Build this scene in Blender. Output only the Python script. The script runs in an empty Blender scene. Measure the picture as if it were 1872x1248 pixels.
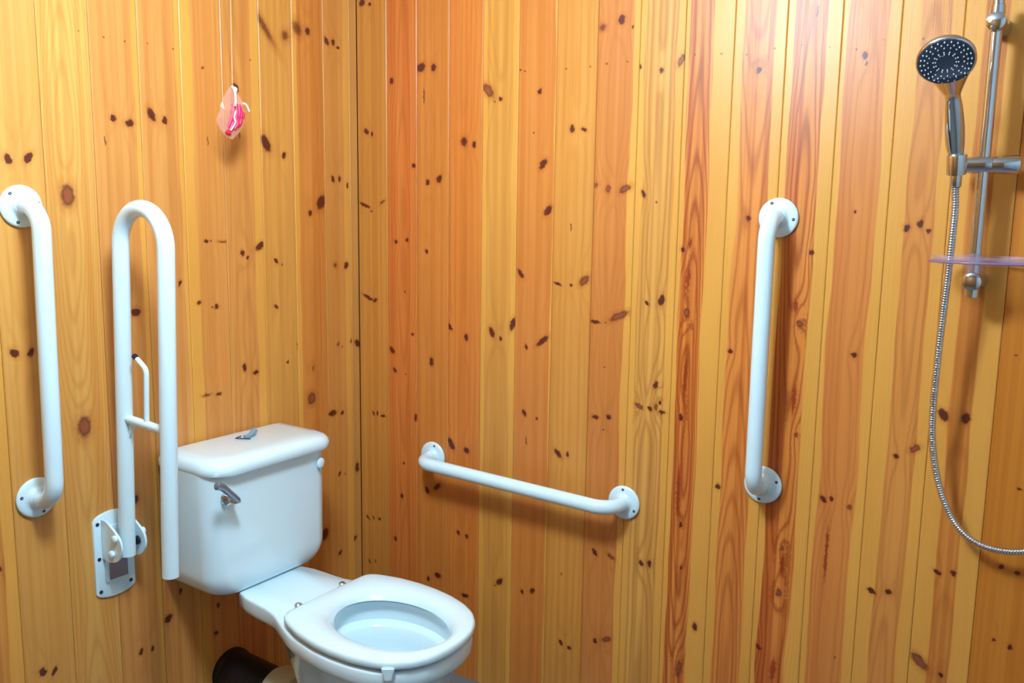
import bpy, bmesh, math, random
from mathutils import Vector, Matrix

PI = math.pi
S = bpy.context.scene
COL = S.collection
random.seed(7)

# ------------------------------------------------------------------ camera, light, exposure
H = 1.336                                             # camera height above the floor
cam_data = bpy.data.cameras.new('camera')
cam = bpy.data.objects.new('camera', cam_data)
COL.objects.link(cam)
cam_data.sensor_width = 36.0
cam_data.lens = 30.357
cam_data.clip_start = 0.02
fw = Vector((-0.54894573, 0.8230571, -0.14572435))
rt = Vector((0.83061746, 0.55664173, 0.01498737))
up = Vector((-0.09345171, 0.11281393, 0.9892117))
cam.matrix_world = Matrix(((rt.x, up.x, -fw.x, 1.8079), (rt.y, up.y, -fw.y, -1.8849),
                           (rt.z, up.z, -fw.z, H), (0, 0, 0, 1)))
S.camera = cam

world = bpy.data.worlds.new('world')
S.world = world
world.use_nodes = True
world.node_tree.nodes['Background'].inputs[0].default_value = (0.75, 0.88, 1.0, 1)
world.node_tree.nodes['Background'].inputs[1].default_value = 0.3

LAMP = (0.95, -1.16, 2.2)                             # the ceiling lamp, above and left of the camera
pl = bpy.data.lights.new('ceiling_lamp_light', 'POINT')
pl.energy = 56.0
pl.color = (0.66, 0.86, 1.0)
pl.shadow_soft_size = 0.13
plo = bpy.data.objects.new('ceiling_lamp_light', pl)
COL.objects.link(plo)
plo.location = (LAMP[0], LAMP[1], LAMP[2] - 0.19)

S.view_settings.view_transform = 'Standard'
S.view_settings.look = 'None'
S.view_settings.gamma = 1.0
S.view_settings.use_curve_mapping = False
S.view_settings.exposure = 0.6

# ------------------------------------------------------------------ helpers
def lin(c):
    return tuple(((v / 255.0) / 12.92 if v / 255.0 <= 0.04045 else ((v / 255.0 + 0.055) / 1.055) ** 2.4) for v in c)

def mat(name, rgb, rough=0.4, metal=0.0, coat=0.0, spec=0.5, emit=None, trans=0.0, ior=1.45, alpha=1.0, grain=0.0, gscale=60.0):
    m = bpy.data.materials.new(name)
    m.use_nodes = True
    nt = m.node_tree
    b = nt.nodes['Principled BSDF']
    c = lin(rgb) + (1.0,)
    b.inputs['Base Color'].default_value = c
    b.inputs['Roughness'].default_value = rough
    b.inputs['Metallic'].default_value = metal
    b.inputs['Coat Weight'].default_value = coat
    b.inputs['Coat Roughness'].default_value = 0.05
    b.inputs['Specular IOR Level'].default_value = spec
    b.inputs['Transmission Weight'].default_value = trans
    b.inputs['IOR'].default_value = ior
    b.inputs['Alpha'].default_value = alpha
    if emit:
        b.inputs['Emission Color'].default_value = lin(emit[0]) + (1,)
        b.inputs['Emission Strength'].default_value = emit[1]
    if grain > 0:
        tc = nt.nodes.new('ShaderNodeTexCoord')
        n = nt.nodes.new('ShaderNodeTexNoise')
        n.inputs['Scale'].default_value = gscale
        n.inputs['Detail'].default_value = 4
        nt.links.new(tc.outputs['Object'], n.inputs['Vector'])
        mr = nt.nodes.new('ShaderNodeMapRange')
        mr.inputs['To Min'].default_value = 1 - grain
        mr.inputs['To Max'].default_value = 1 + grain
        nt.links.new(n.outputs['Fac'], mr.inputs['Value'])
        mx = nt.nodes.new('ShaderNodeVectorMath'); mx.operation = 'SCALE'
        mx.inputs[0].default_value = c[:3]
        nt.links.new(mr.outputs[0], mx.inputs['Scale'])
        nt.links.new(mx.outputs[0], b.inputs['Base Color'])
    return m

def link(name, me, m, parent=None, smooth=True):
    o = bpy.data.objects.new(name, me)
    COL.objects.link(o)
    if m: me.materials.append(m)
    if smooth:
        for p in me.polygons: p.use_smooth = True
    if parent:
        o.parent = parent
        o.matrix_parent_inverse = parent.matrix_world.inverted() if False else Matrix.Translation(-parent.location)
    return o

def from_bm(name, bm, m, parent=None, smooth=True, sharp=None):
    me = bpy.data.meshes.new(name)
    bmesh.ops.recalc_face_normals(bm, faces=bm.faces)
    bm.to_mesh(me); bm.free()
    o = link(name, me, m, parent, smooth)
    if smooth and sharp:
        me.set_sharp_from_angle(angle=math.radians(sharp))
    return o

def thing(name, label, cat, loc=(0, 0, 0), group=None):
    o = bpy.data.objects.new(name, None)
    COL.objects.link(o)
    o.location = loc
    o.empty_display_size = 0.05
    o['label'] = label; o['category'] = cat
    if group: o['group'] = group
    return o

def tag(o, label=None, cat=None, group=None, kind=None):
    if label: o['label'] = label
    if cat: o['category'] = cat
    if group: o['group'] = group
    if kind: o['kind'] = kind
    return o

def loft(bm, rings, cap0=True, cap1=True, closed=True):
    """rings: lists of points of equal length, joined into a skin"""
    R = [[bm.verts.new(p) for p in r] for r in rings]
    n = len(R[0])
    for a, b in zip(R, R[1:]):
        for i in range(n if closed else n - 1):
            j = (i + 1) % n
            bm.faces.new((a[i], a[j], b[j], b[i]))
    if cap0: bm.faces.new(R[0])
    if cap1: bm.faces.new(R[-1])
    return R

def basis(d, ref=None):
    d = Vector(d).normalized()
    ref = ref or (Vector((0, 0, 1)) if abs(d.z) < 0.9 else Vector((1, 0, 0)))
    a = d.cross(ref).normalized()
    return d, a, d.cross(a).normalized()

def sweep(bm, pts, rad, seg=20, cap=True, sx=1.0):
    """tube along a polyline with parallel transport; rad a number or a list"""
    pts = [Vector(p) for p in pts]
    n = len(pts)
    rr = rad if isinstance(rad, (list, tuple)) else [rad] * n
    rings = []
    d0 = (pts[1] - pts[0]).normalized()
    _, a, _ = basis(d0)
    for i, p in enumerate(pts):
        if i == 0: d = d0
        elif i == n - 1: d = (pts[-1] - pts[-2]).normalized()
        else: d = ((pts[i + 1] - p).normalized() + (p - pts[i - 1]).normalized()).normalized()
        a = (a - d * a.dot(d)).normalized()
        b = d.cross(a)
        rings.append([p + (a * math.cos(t) * sx + b * math.sin(t)) * rr[i] for t in [2 * PI * k / seg for k in range(seg)]])
    return loft(bm, rings, cap, cap)

def fillet(pts, rads, n=10):
    """polyline with rounded corners"""
    pts = [Vector(p) for p in pts]
    out = [pts[0]]
    for i in range(1, len(pts) - 1):
        p, r = pts[i], rads[i - 1]
        a = (pts[i - 1] - p).normalized(); b = (pts[i + 1] - p).normalized()
        ang = a.angle(b)
        t = r / math.tan(ang / 2)
        c = p + (a + b).normalized() * (r / math.sin(ang / 2))
        s, e = p + a * t - c, p + b * t - c
        th = s.angle(e)
        for k in range(n + 1):
            f = k / n
            out.append(c + (s * math.sin((1 - f) * th) + e * math.sin(f * th)) / math.sin(th))
    out.append(pts[-1])
    return out

def smooth_path(pts, n=8):
    """Catmull-Rom through points"""
    P = [Vector(p) for p in pts]
    P = [P[0] * 2 - P[1]] + P + [P[-1] * 2 - P[-2]]
    out = []
    for i in range(1, len(P) - 2):
        for k in range(n):
            t = k / n
            out.append(0.5 * ((2 * P[i]) + (P[i + 1] - P[i - 1]) * t + (2 * P[i - 1] - 5 * P[i] + 4 * P[i + 1] - P[i + 2]) * t * t
                              + (3 * P[i] - P[i - 1] - 3 * P[i + 1] + P[i + 2]) * t ** 3))
    out.append(P[-2])
    return out

def lathe(bm, prof, center, axis, seg=28, cap0=True, cap1=True):
    """prof: (distance along axis, radius)"""
    d, a, b = basis(axis)
    c = Vector(center)
    rings = [[c + d * h + (a * math.cos(t) + b * math.sin(t)) * max(r, 1e-5) for t in [2 * PI * k / seg for k in range(seg)]] for h, r in prof]
    return loft(bm, rings, cap0, cap1)

def box(bm, lo, hi, bev=0.0, seg=2):
    g = bmesh.ops.create_cube(bm, size=1.0)
    for v in g['verts']:
        v.co = Vector([lo[i] + (v.co[i] + 0.5) * (hi[i] - lo[i]) for i in range(3)])
    if bev > 0:
        es = list({e for v in g['verts'] for e in v.link_edges})
        bmesh.ops.bevel(bm, geom=es, offset=bev, segments=seg, affect='EDGES', profile=0.5)

# ------------------------------------------------------------------ pine board material
WOOD_GAIN = (1.05, 0.87, 0.66)
def G(nt, t, op=None, **kw):
    n = nt.nodes.new(t)
    if op: n.operation = op
    for k, v in kw.items(): setattr(n, k, v)
    return n

def wire(nt, node, vals):
    for i, v in enumerate(vals):
        if v is None: continue
        if isinstance(v, bpy.types.NodeSocket): nt.links.new(v, node.inputs[i])
        else: node.inputs[i].default_value = v
    return node.outputs[0]

def M(nt, op, *vals, clamp=False):
    n = G(nt, 'ShaderNodeMath', op); n.use_clamp = clamp
    return wire(nt, n, vals)

def VM(nt, op, *vals):
    n = G(nt, 'ShaderNodeVectorMath', op)
    wire(nt, n, vals)
    return n.outputs['Value'] if op in ('DOT_PRODUCT', 'LENGTH', 'DISTANCE') else n.outputs['Vector']

def SS(nt, v, a, b, lo=0.0, hi=1.0):
    """smoothstep of v from a to b"""
    n = G(nt, 'ShaderNodeMapRange'); n.interpolation_type = 'SMOOTHSTEP'
    for k, x in (('Value', v), ('From Min', a), ('From Max', b), ('To Min', lo), ('To Max', hi)):
        if isinstance(x, bpy.types.NodeSocket): nt.links.new(x, n.inputs[k])
        else: n.inputs[k].default_value = x
    return n.outputs[0]

def MIX(nt, f, a, b, mode='MIX'):
    n = G(nt, 'ShaderNodeMix'); n.data_type = 'RGBA'; n.blend_type = mode
    for k, x in ((0, f), (6, a), (7, b)):
        if isinstance(x, bpy.types.NodeSocket): nt.links.new(x, n.inputs[k])
        else: n.inputs[k].default_value = x
    return n.outputs[2]

def noise(nt, vec, scale, detail=2.0, rough=0.5):
    n = G(nt, 'ShaderNodeTexNoise')
    nt.links.new(vec, n.inputs['Vector'])
    n.inputs['Scale'].default_value = scale
    n.inputs['Detail'].default_value = detail
    n.inputs['Roughness'].default_value = rough
    return n.outputs['Fac']

def group(name, ins, outs):
    g = bpy.data.node_groups.new(name, 'ShaderNodeTree')
    for n, t in ins: g.interface.new_socket(n, in_out='INPUT', socket_type='NodeSocket' + t)
    for n, t in outs: g.interface.new_socket(n, in_out='OUTPUT', socket_type='NodeSocket' + t)
    return g, g.nodes.new('NodeGroupInput').outputs, g.nodes.new('NodeGroupOutput').inputs

ACC = ['Mask', 'Live', 'Streak', 'Halo', 'Field']
def knot_group():
    g, i, o = group('pine_knot', [('P', 'Vector'), ('C', 'Vector'), ('A', 'Vector'), ('B', 'Vector'), ('G', 'Vector'),
                                  ('Amp', 'Float'), ('Str', 'Float'), ('LiveStr', 'Float'), ('StreakStr', 'Float'), ('Soft', 'Float'), ('HaloStr', 'Float')]
                    + [(a, 'Float') for a in ACC], [(a, 'Float') for a in ACC])
    d = VM(g, 'SUBTRACT', i['P'], i['C'])
    a = VM(g, 'DOT_PRODUCT', d, i['A']); b = VM(g, 'DOT_PRODUCT', d, i['B'])
    dist = M(g, 'SQRT', M(g, 'ADD', M(g, 'MULTIPLY', a, a), M(g, 'MULTIPLY', b, b)))
    m = SS(g, dist, 1.12, M(g, 'SUBTRACT', 0.86, i['Soft']))
    g.links.new(M(g, 'MAXIMUM', i['Mask'], M(g, 'MULTIPLY', m, i['Str'])), o['Mask'])
    g.links.new(M(g, 'MAXIMUM', i['Live'], M(g, 'MULTIPLY', SS(g, dist, 0.72, 0.42), i['LiveStr'])), o['Live'])
    g.links.new(M(g, 'MAXIMUM', i['Streak'], M(g, 'MULTIPLY', SS(g, dist, 1.1, 0.5), i['StreakStr'])), o['Streak'])
    g.links.new(M(g, 'MAXIMUM', i['Halo'], M(g, 'MULTIPLY', SS(g, dist, 2.0, 0.9), i['HaloStr'])), o['Halo'])
    w = VM(g, 'MULTIPLY', d, i['G'])
    e = M(g, 'EXPONENT', M(g, 'MULTIPLY', VM(g, 'DOT_PRODUCT', w, w), -1.0))
    g.links.new(M(g, 'ADD', i['Field'], M(g, 'MULTIPLY', e, i['Amp'])), o['Field'])
    return g

def speck_group():
    # a small mark: only darkens, leaves the grain alone
    g, i, o = group('pine_speck', [('P', 'Vector'), ('C', 'Vector'), ('A', 'Vector'), ('B', 'Vector'), ('Str', 'Float'), ('Mask', 'Float')], [('Mask', 'Float')])
    d = VM(g, 'SUBTRACT', i['P'], i['C'])
    a = VM(g, 'DOT_PRODUCT', d, i['A']); b = VM(g, 'DOT_PRODUCT', d, i['B'])
    q = M(g, 'ADD', M(g, 'MULTIPLY', a, a), M(g, 'MULTIPLY', b, b))
    g.links.new(M(g, 'MAXIMUM', i['Mask'], M(g, 'MULTIPLY', SS(g, q, 1.3, 0.3), i['Str'])), o['Mask'])
    return g

def board_group():
    g, i, o = group('pine_board', [('P', 'Vector'), ('Seed', 'Float'), ('Early', 'Color'), ('Late', 'Color'), ('Sap', 'Color'), ('Contrast', 'Float'),
                                   ('N', 'Float'), ('Centre', 'Float'), ('SapL', 'Float'), ('SapR', 'Float')] + [(a, 'Float') for a in ACC],
                    [('Color', 'Color'), ('Height', 'Float'), ('Rough', 'Float')])
    sep = G(g, 'ShaderNodeSeparateXYZ'); g.links.new(i['P'], sep.inputs[0])
    U, V = sep.outputs[0], sep.outputs[1]
    def vec(su, sv, k):
        c = G(g, 'ShaderNodeCombineXYZ')
        wire(g, c, [M(g, 'MULTIPLY', U, su), M(g, 'MULTIPLY', V, sv), M(g, 'MULTIPLY', i['Seed'], k)])
        return c.outputs[0]
    wob = M(g, 'SUBTRACT', noise(g, vec(3.0, 1.6, 3.7), 1.0, 1), 0.5)
    wob2 = M(g, 'SUBTRACT', noise(g, vec(25.0, 6.0, 1.3), 1.0, 2), 0.5)
    t = M(g, 'ADD', M(g, 'ADD', M(g, 'DIVIDE', M(g, 'SUBTRACT', U, i['Centre']), 0.112), M(g, 'MULTIPLY', wob, 0.30)), M(g, 'MULTIPLY', wob2, 0.10))
    h = M(g, 'ADD', M(g, 'MULTIPLY', noise(g, vec(0.0, 0.55, 9.1), 1.0, 1), 1.1), -0.22)
    ph = M(g, 'MULTIPLY', M(g, 'SQRT', M(g, 'ADD', M(g, 'MULTIPLY', t, t), M(g, 'MULTIPLY', h, h))), i['N'])
    ph = M(g, 'ADD', ph, i['Field'])
    line = M(g, 'ADD', M(g, 'MULTIPLY', M(g, 'SINE', M(g, 'MULTIPLY', ph, 2 * PI)), 0.5), 0.5)
    line = M(g, 'POWER', line, 3.0)
    band = noise(g, vec(85.0, 0.5, 5.3), 1.0, 1, 0.6)
    blot = noise(g, vec(9.0, 2.2, 7.7), 1.0, 1, 0.55)
    fib = noise(g, vec(700.0, 12.0, 2.1), 1.0, 1, 0.6)
    # sapwood at the edges of the board
    jit = M(g, 'MULTIPLY', M(g, 'ADD', M(g, 'SUBTRACT', noise(g, vec(0.0, 4.0, 4.4), 1.0, 1), 0.5), M(g, 'MULTIPLY', wob, 0.6)), 0.016)
    ju = M(g, 'ADD', U, jit)
    sl = SS(g, ju, M(g, 'ADD', i['SapL'], 0.0018), M(g, 'SUBTRACT', i['SapL'], 0.0018))
    sr = SS(g, ju, M(g, 'SUBTRACT', i['SapR'], 0.0018), M(g, 'ADD', i['SapR'], 0.0018))
    sap = M(g, 'MAXIMUM', sl, sr)
    k = M(g, 'MULTIPLY', M(g, 'MULTIPLY', line, i['Contrast']), M(g, 'SUBTRACT', 1.0, M(g, 'MULTIPLY', sap, 0.88)))
    base = MIX(g, SS(g, band, 0.35, 0.65, 0.0, 0.8), i['Early'], i['Late'])
    base = MIX(g, sap, base, i['Sap'])
    dark = MIX(g, 1.0, i['Late'], (0.62, 0.48, 0.34, 1), 'MULTIPLY')
    c = MIX(g, k, base, dark)
    c = MIX(g, SS(g, blot, 0.45, 0.75, 0.0, 0.30), c, MIX(g, 1.0, c, (0.92, 0.80, 0.66, 1), 'MULTIPLY'))
    c = MIX(g, SS(g, blot, 0.5, 0.28, 0.0, 0.35), c, MIX(g, 1.0, c, (1.12, 1.15, 1.15, 1), 'MULTIPLY'))
    c = MIX(g, SS(g, fib, 0.3, 0.7, 0.0, 0.25), c, MIX(g, 1.0, c, (0.88, 0.84, 0.78, 1), 'MULTIPLY'))
    c = MIX(g, i['Halo'], c, MIX(g, 1.0, c, (0.72, 0.46, 0.28, 1), 'MULTIPLY'))
    c = MIX(g, i['Streak'], c, lin((140, 38, 6)) + (1,))
    kc = MIX(g, SS(g, fib, 0.3, 0.7), lin((96, 26, 18)) + (1,), lin((58, 14, 14)) + (1,))
    c = MIX(g, i['Mask'], c, kc)
    c = MIX(g, i['Live'], c, lin((156, 84, 50)) + (1,))
    g.links.new(c, o['Color'])
    g.links.new(M(g, 'SUBTRACT', M(g, 'ADD', M(g, 'MULTIPLY', k, 0.6), M(g, 'MULTIPLY', fib, 0.25)), M(g, 'MULTIPLY', i['Mask'], 0.4)), o['Height'])
    g.links.new(M(g, 'ADD', 0.36, M(g, 'MULTIPLY', fib, 0.08)), o['Rough'])
    return g

KG, SG, BG = knot_group(), speck_group(), board_group()

def board_material(name, seed, early, late, sap, contrast, N, centre, sapL, sapR, knots):
    m = bpy.data.materials.new(name)
    m.use_nodes = True
    nt = m.node_tree
    bs = nt.nodes['Principled BSDF']
    uv = G(nt, 'ShaderNodeUVMap'); uv.uv_map = 'board'
    P = uv.outputs[0]
    nz = G(nt, 'ShaderNodeTexNoise'); nt.links.new(P, nz.inputs['Vector']); nz.inputs['Scale'].default_value = 130.0; nz.inputs['Detail'].default_value = 0.0
    PP = VM(nt, 'ADD', P, VM(nt, 'SCALE', VM(nt, 'SUBTRACT', nz.outputs['Color'], (0.5, 0.5, 0.5))))
    PP.node.inputs[1].links[0].from_node.inputs['Scale'].default_value = 0.006
    prev = None; specks = None
    for (u, v, ru, rv, ang, kind) in knots:
        ru = max(ru, 1.6) / 1000; rv = max(rv, 1.8) / 1000
        a = math.radians(ang); sn, cs = math.sin(a), math.cos(a)
        n = nt.nodes.new('ShaderNodeGroup'); n.node_tree = SG if kind == 4 else KG
        nt.links.new(PP, n.inputs['P'])
        n.inputs['C'].default_value = (u, v, 0)
        n.inputs['A'].default_value = (sn / rv, cs / rv, 0)
        n.inputs['B'].default_value = (cs / ru, -sn / ru, 0)
        if kind == 4:
            n.inputs['Str'].default_value = 0.75
            if specks: nt.links.new(specks.outputs[0], n.inputs['Mask'])
            specks = n
            continue
        big = max(ru, rv)
        n.inputs['G'].default_value = (1 / (1.2 * ru + 0.007), 1 / (2.2 * rv + 0.030), 0)
        n.inputs['Amp'].default_value = {0: 0.9, 1: 0.8, 2: 1.6, 3: 0.3, 4: 0.0}[kind] * min(1.0, big / 0.009)
        n.inputs['Str'].default_value = {0: 0.95, 1: 0.78, 2: 0.9, 3: 0.0}[kind]
        n.inputs['LiveStr'].default_value = 0.7 if kind == 2 else 0.0
        n.inputs['StreakStr'].default_value = 0.85 if kind == 3 else 0.0
        n.inputs['Soft'].default_value = {0: 0.2, 1: 0.6, 2: 0.3, 3: 0.0, 4: 0.4}[kind]
        n.inputs['HaloStr'].default_value = {0: 0.38, 1: 0.4, 2: 0.42, 3: 0.3, 4: 0.0}[kind]
        if prev:
            for k in ACC: nt.links.new(prev.outputs[k], n.inputs[k])
        prev = n
    b = nt.nodes.new('ShaderNodeGroup'); b.node_tree = BG
    nt.links.new(P, b.inputs['P'])
    if prev:
        for k in ACC: nt.links.new(prev.outputs[k], b.inputs[k])
    if specks:
        if prev: nt.links.new(M(nt, 'MAXIMUM', prev.outputs['Mask'], specks.outputs[0]), b.inputs['Mask'])
        else: nt.links.new(specks.outputs[0], b.inputs['Mask'])
    for k, v in (('Seed', seed), ('Contrast', contrast), ('N', N), ('Centre', centre), ('SapL', sapL), ('SapR', sapR)):
        b.inputs[k].default_value = v
    for k, v in (('Early', early), ('Late', late), ('Sap', sap)):
        b.inputs[k].default_value = tuple(p * q for p, q in zip(lin(v), WOOD_GAIN)) + (1,)
    nt.links.new(b.outputs['Color'], bs.inputs['Base Color'])
    nt.links.new(b.outputs['Rough'], bs.inputs['Roughness'])
    bp = G(nt, 'ShaderNodeBump')
    bp.inputs['Strength'].default_value = 0.25
    bp.inputs['Distance'].default_value = 0.0006
    st = VM(nt, 'MULTIPLY', P, (420.0, 9.0, 1.0))
    nt.links.new(noise(nt, st, 1.0, 1.0), bp.inputs['Height'])
    nt.links.new(bp.outputs[0], bs.inputs['Normal'])
    bs.inputs['Specular IOR Level'].default_value = 0.5
    return m

# ------------------------------------------------------------------ materials
white_paint = mat('white_enamel', (216, 240, 250), 0.22, coat=0.6)
ceramic = mat('white_ceramic', (218, 241, 250), 0.12, coat=0.8, grain=0.01, gscale=9)
plastic = mat('white_plastic', (218, 241, 250), 0.20, coat=0.5)
cream = mat('cream_rubber', (196, 190, 160), 0.5, grain=0.04)
chrome = mat('chrome', (205, 208, 212), 0.07, metal=1.0)
steel = mat('screw_steel', (70, 78, 84), 0.35, metal=0.8)
black_pl = mat('black_plastic', (14, 14, 22), 0.5, grain=0.1)
black_rub = mat('black_rubber', (20, 20, 40), 0.5)
slate = mat('slate_plastic', (44, 54, 72), 0.4)
nozzle_m = mat('pale_rubber', (190, 200, 212), 0.5)
floor_m = mat('grey_vinyl', (104, 108, 112), 0.55, grain=0.12, gscale=300)
plaster = mat('white_ceiling_paint', (205, 208, 205), 0.8, grain=0.02)
backing_m = mat('dark_gap', (96, 58, 24), 0.9)
water_m = mat('water', (225, 240, 245), 0.02, trans=1.0, ior=1.33)
clear_m = mat('clear_acrylic', (222, 206, 236), 0.05, trans=0.6, ior=1.2, alpha=0.28)
rim_m = mat('violet_acrylic_edge', (150, 116, 150), 0.1, alpha=0.75)
blue_pl = mat('blue_grey_plastic', (120, 150, 168), 0.3, coat=0.3)
lamp_m = mat('lamp_diffuser', (255, 255, 255), 0.5, emit=((240, 248, 255), 3.0))
cord_m = mat('pink_cord', (226, 164, 128), 0.7)
red_m = mat('pink_red_plastic', (226, 40, 92), 0.35)
red2_m = mat('red_plastic', (214, 36, 48), 0.35)
string_m = mat('white_string', (240, 236, 244), 0.7)
tinted = mat('amber_label', (146, 128, 140), 0.5)

# ------------------------------------------------------------------ room
UR = [0, .1132, .2232, .336, .4466, .5588, .6703, .7835, .894, 1.0055, 1.1195, 1.2325, 1.3444, 1.4563, 1.567, 1.678, 1.79, 1.902, 2.014, 2.126, 2.238, 2.35]
UL = [0, .033, .1327, .2438, .3541, .4706, .585, .6933, .8065, .9171, 1.0268, 1.139, 1.251, 1.363, 1.475, 1.587, 1.699, 1.811, 1.923, 2.035, 2.147, 2.25]
ROOM_X, ROOM_Y, ROOM_Z = 2.35, -2.25, 2.2
SAP = (216, 166, 84)
# early wood, late wood, contrast of the rings, rings, sapwood share left, right, centre share
BR = {0: ((198, 144, 72), (180, 116, 52), .10, 9, 0, .0, .5), 1: ((206, 130, 68), (186, 102, 42), .30, 14, 0, 0, .55),
      2: ((200, 134, 68), (186, 114, 48), .12, 8, 0, 0, .4), 3: ((206, 134, 66), (192, 114, 50), .18, 8, 0, 0, .45),
      4: ((208, 158, 84), (192, 136, 62), .20, 8, .14, .14, .5), 5: ((204, 138, 72), (192, 118, 52), .10, 8, 0, .04, .5),
      6: ((206, 152, 80), (192, 130, 56), .14, 8, 0, 0, .5), 7: ((202, 138, 76), (188, 118, 58), .20, 9, 0, .15, .5),
      8: ((214, 168, 96), (184, 130, 60), .45, 17, .14, .16, .5), 9: ((212, 142, 70), (172, 84, 30), .68, 26, .1, .40, .35),
      10: ((212, 142, 72), (180, 100, 42), .50, 22, .17, .24, .45), 11: ((212, 140, 68), (172, 84, 30), .68, 26, .13, .28, .45),
      12: ((206, 138, 74), (190, 116, 56), .32, 16, .11, .2, .5), 13: ((208, 148, 80), (188, 120, 60), .35, 16, .3, .22, .5),
      14: ((204, 142, 70), (184, 112, 48), .30, 8, .3, .34, .5), 15: ((198, 134, 50), (182, 108, 32), .10, 6, 0, 0, .5)}
BL = {0: ((204, 154, 92), (190, 140, 70), .10, 8, 0, 0, .5), 1: ((206, 150, 84), (190, 132, 62), .12, 8, 0, .25, .5),
      2: ((204, 142, 72), (184, 114, 48), .15, 8, .14, .0, .5), 3: ((208, 160, 86), (194, 136, 64), .12, 8, 0, 0, .5),
      4: ((208, 154, 88), (192, 128, 66), .25, 9, 0, .24, .5), 5: ((210, 154, 88), (194, 130, 66), .10, 8, .26, 0, .5),
      6: ((210, 158, 94), (190, 126, 66), .12, 8, 0, .1, .6), 7: ((206, 154, 92), (194, 132, 70), .15, 8, 0, .12, .5),
      8: ((212, 168, 98), (196, 140, 68), .30, 24, .0, .0, .45), 9: ((208, 162, 92), (196, 140, 70), .14, 9, 0, 0, .5)}
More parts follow.
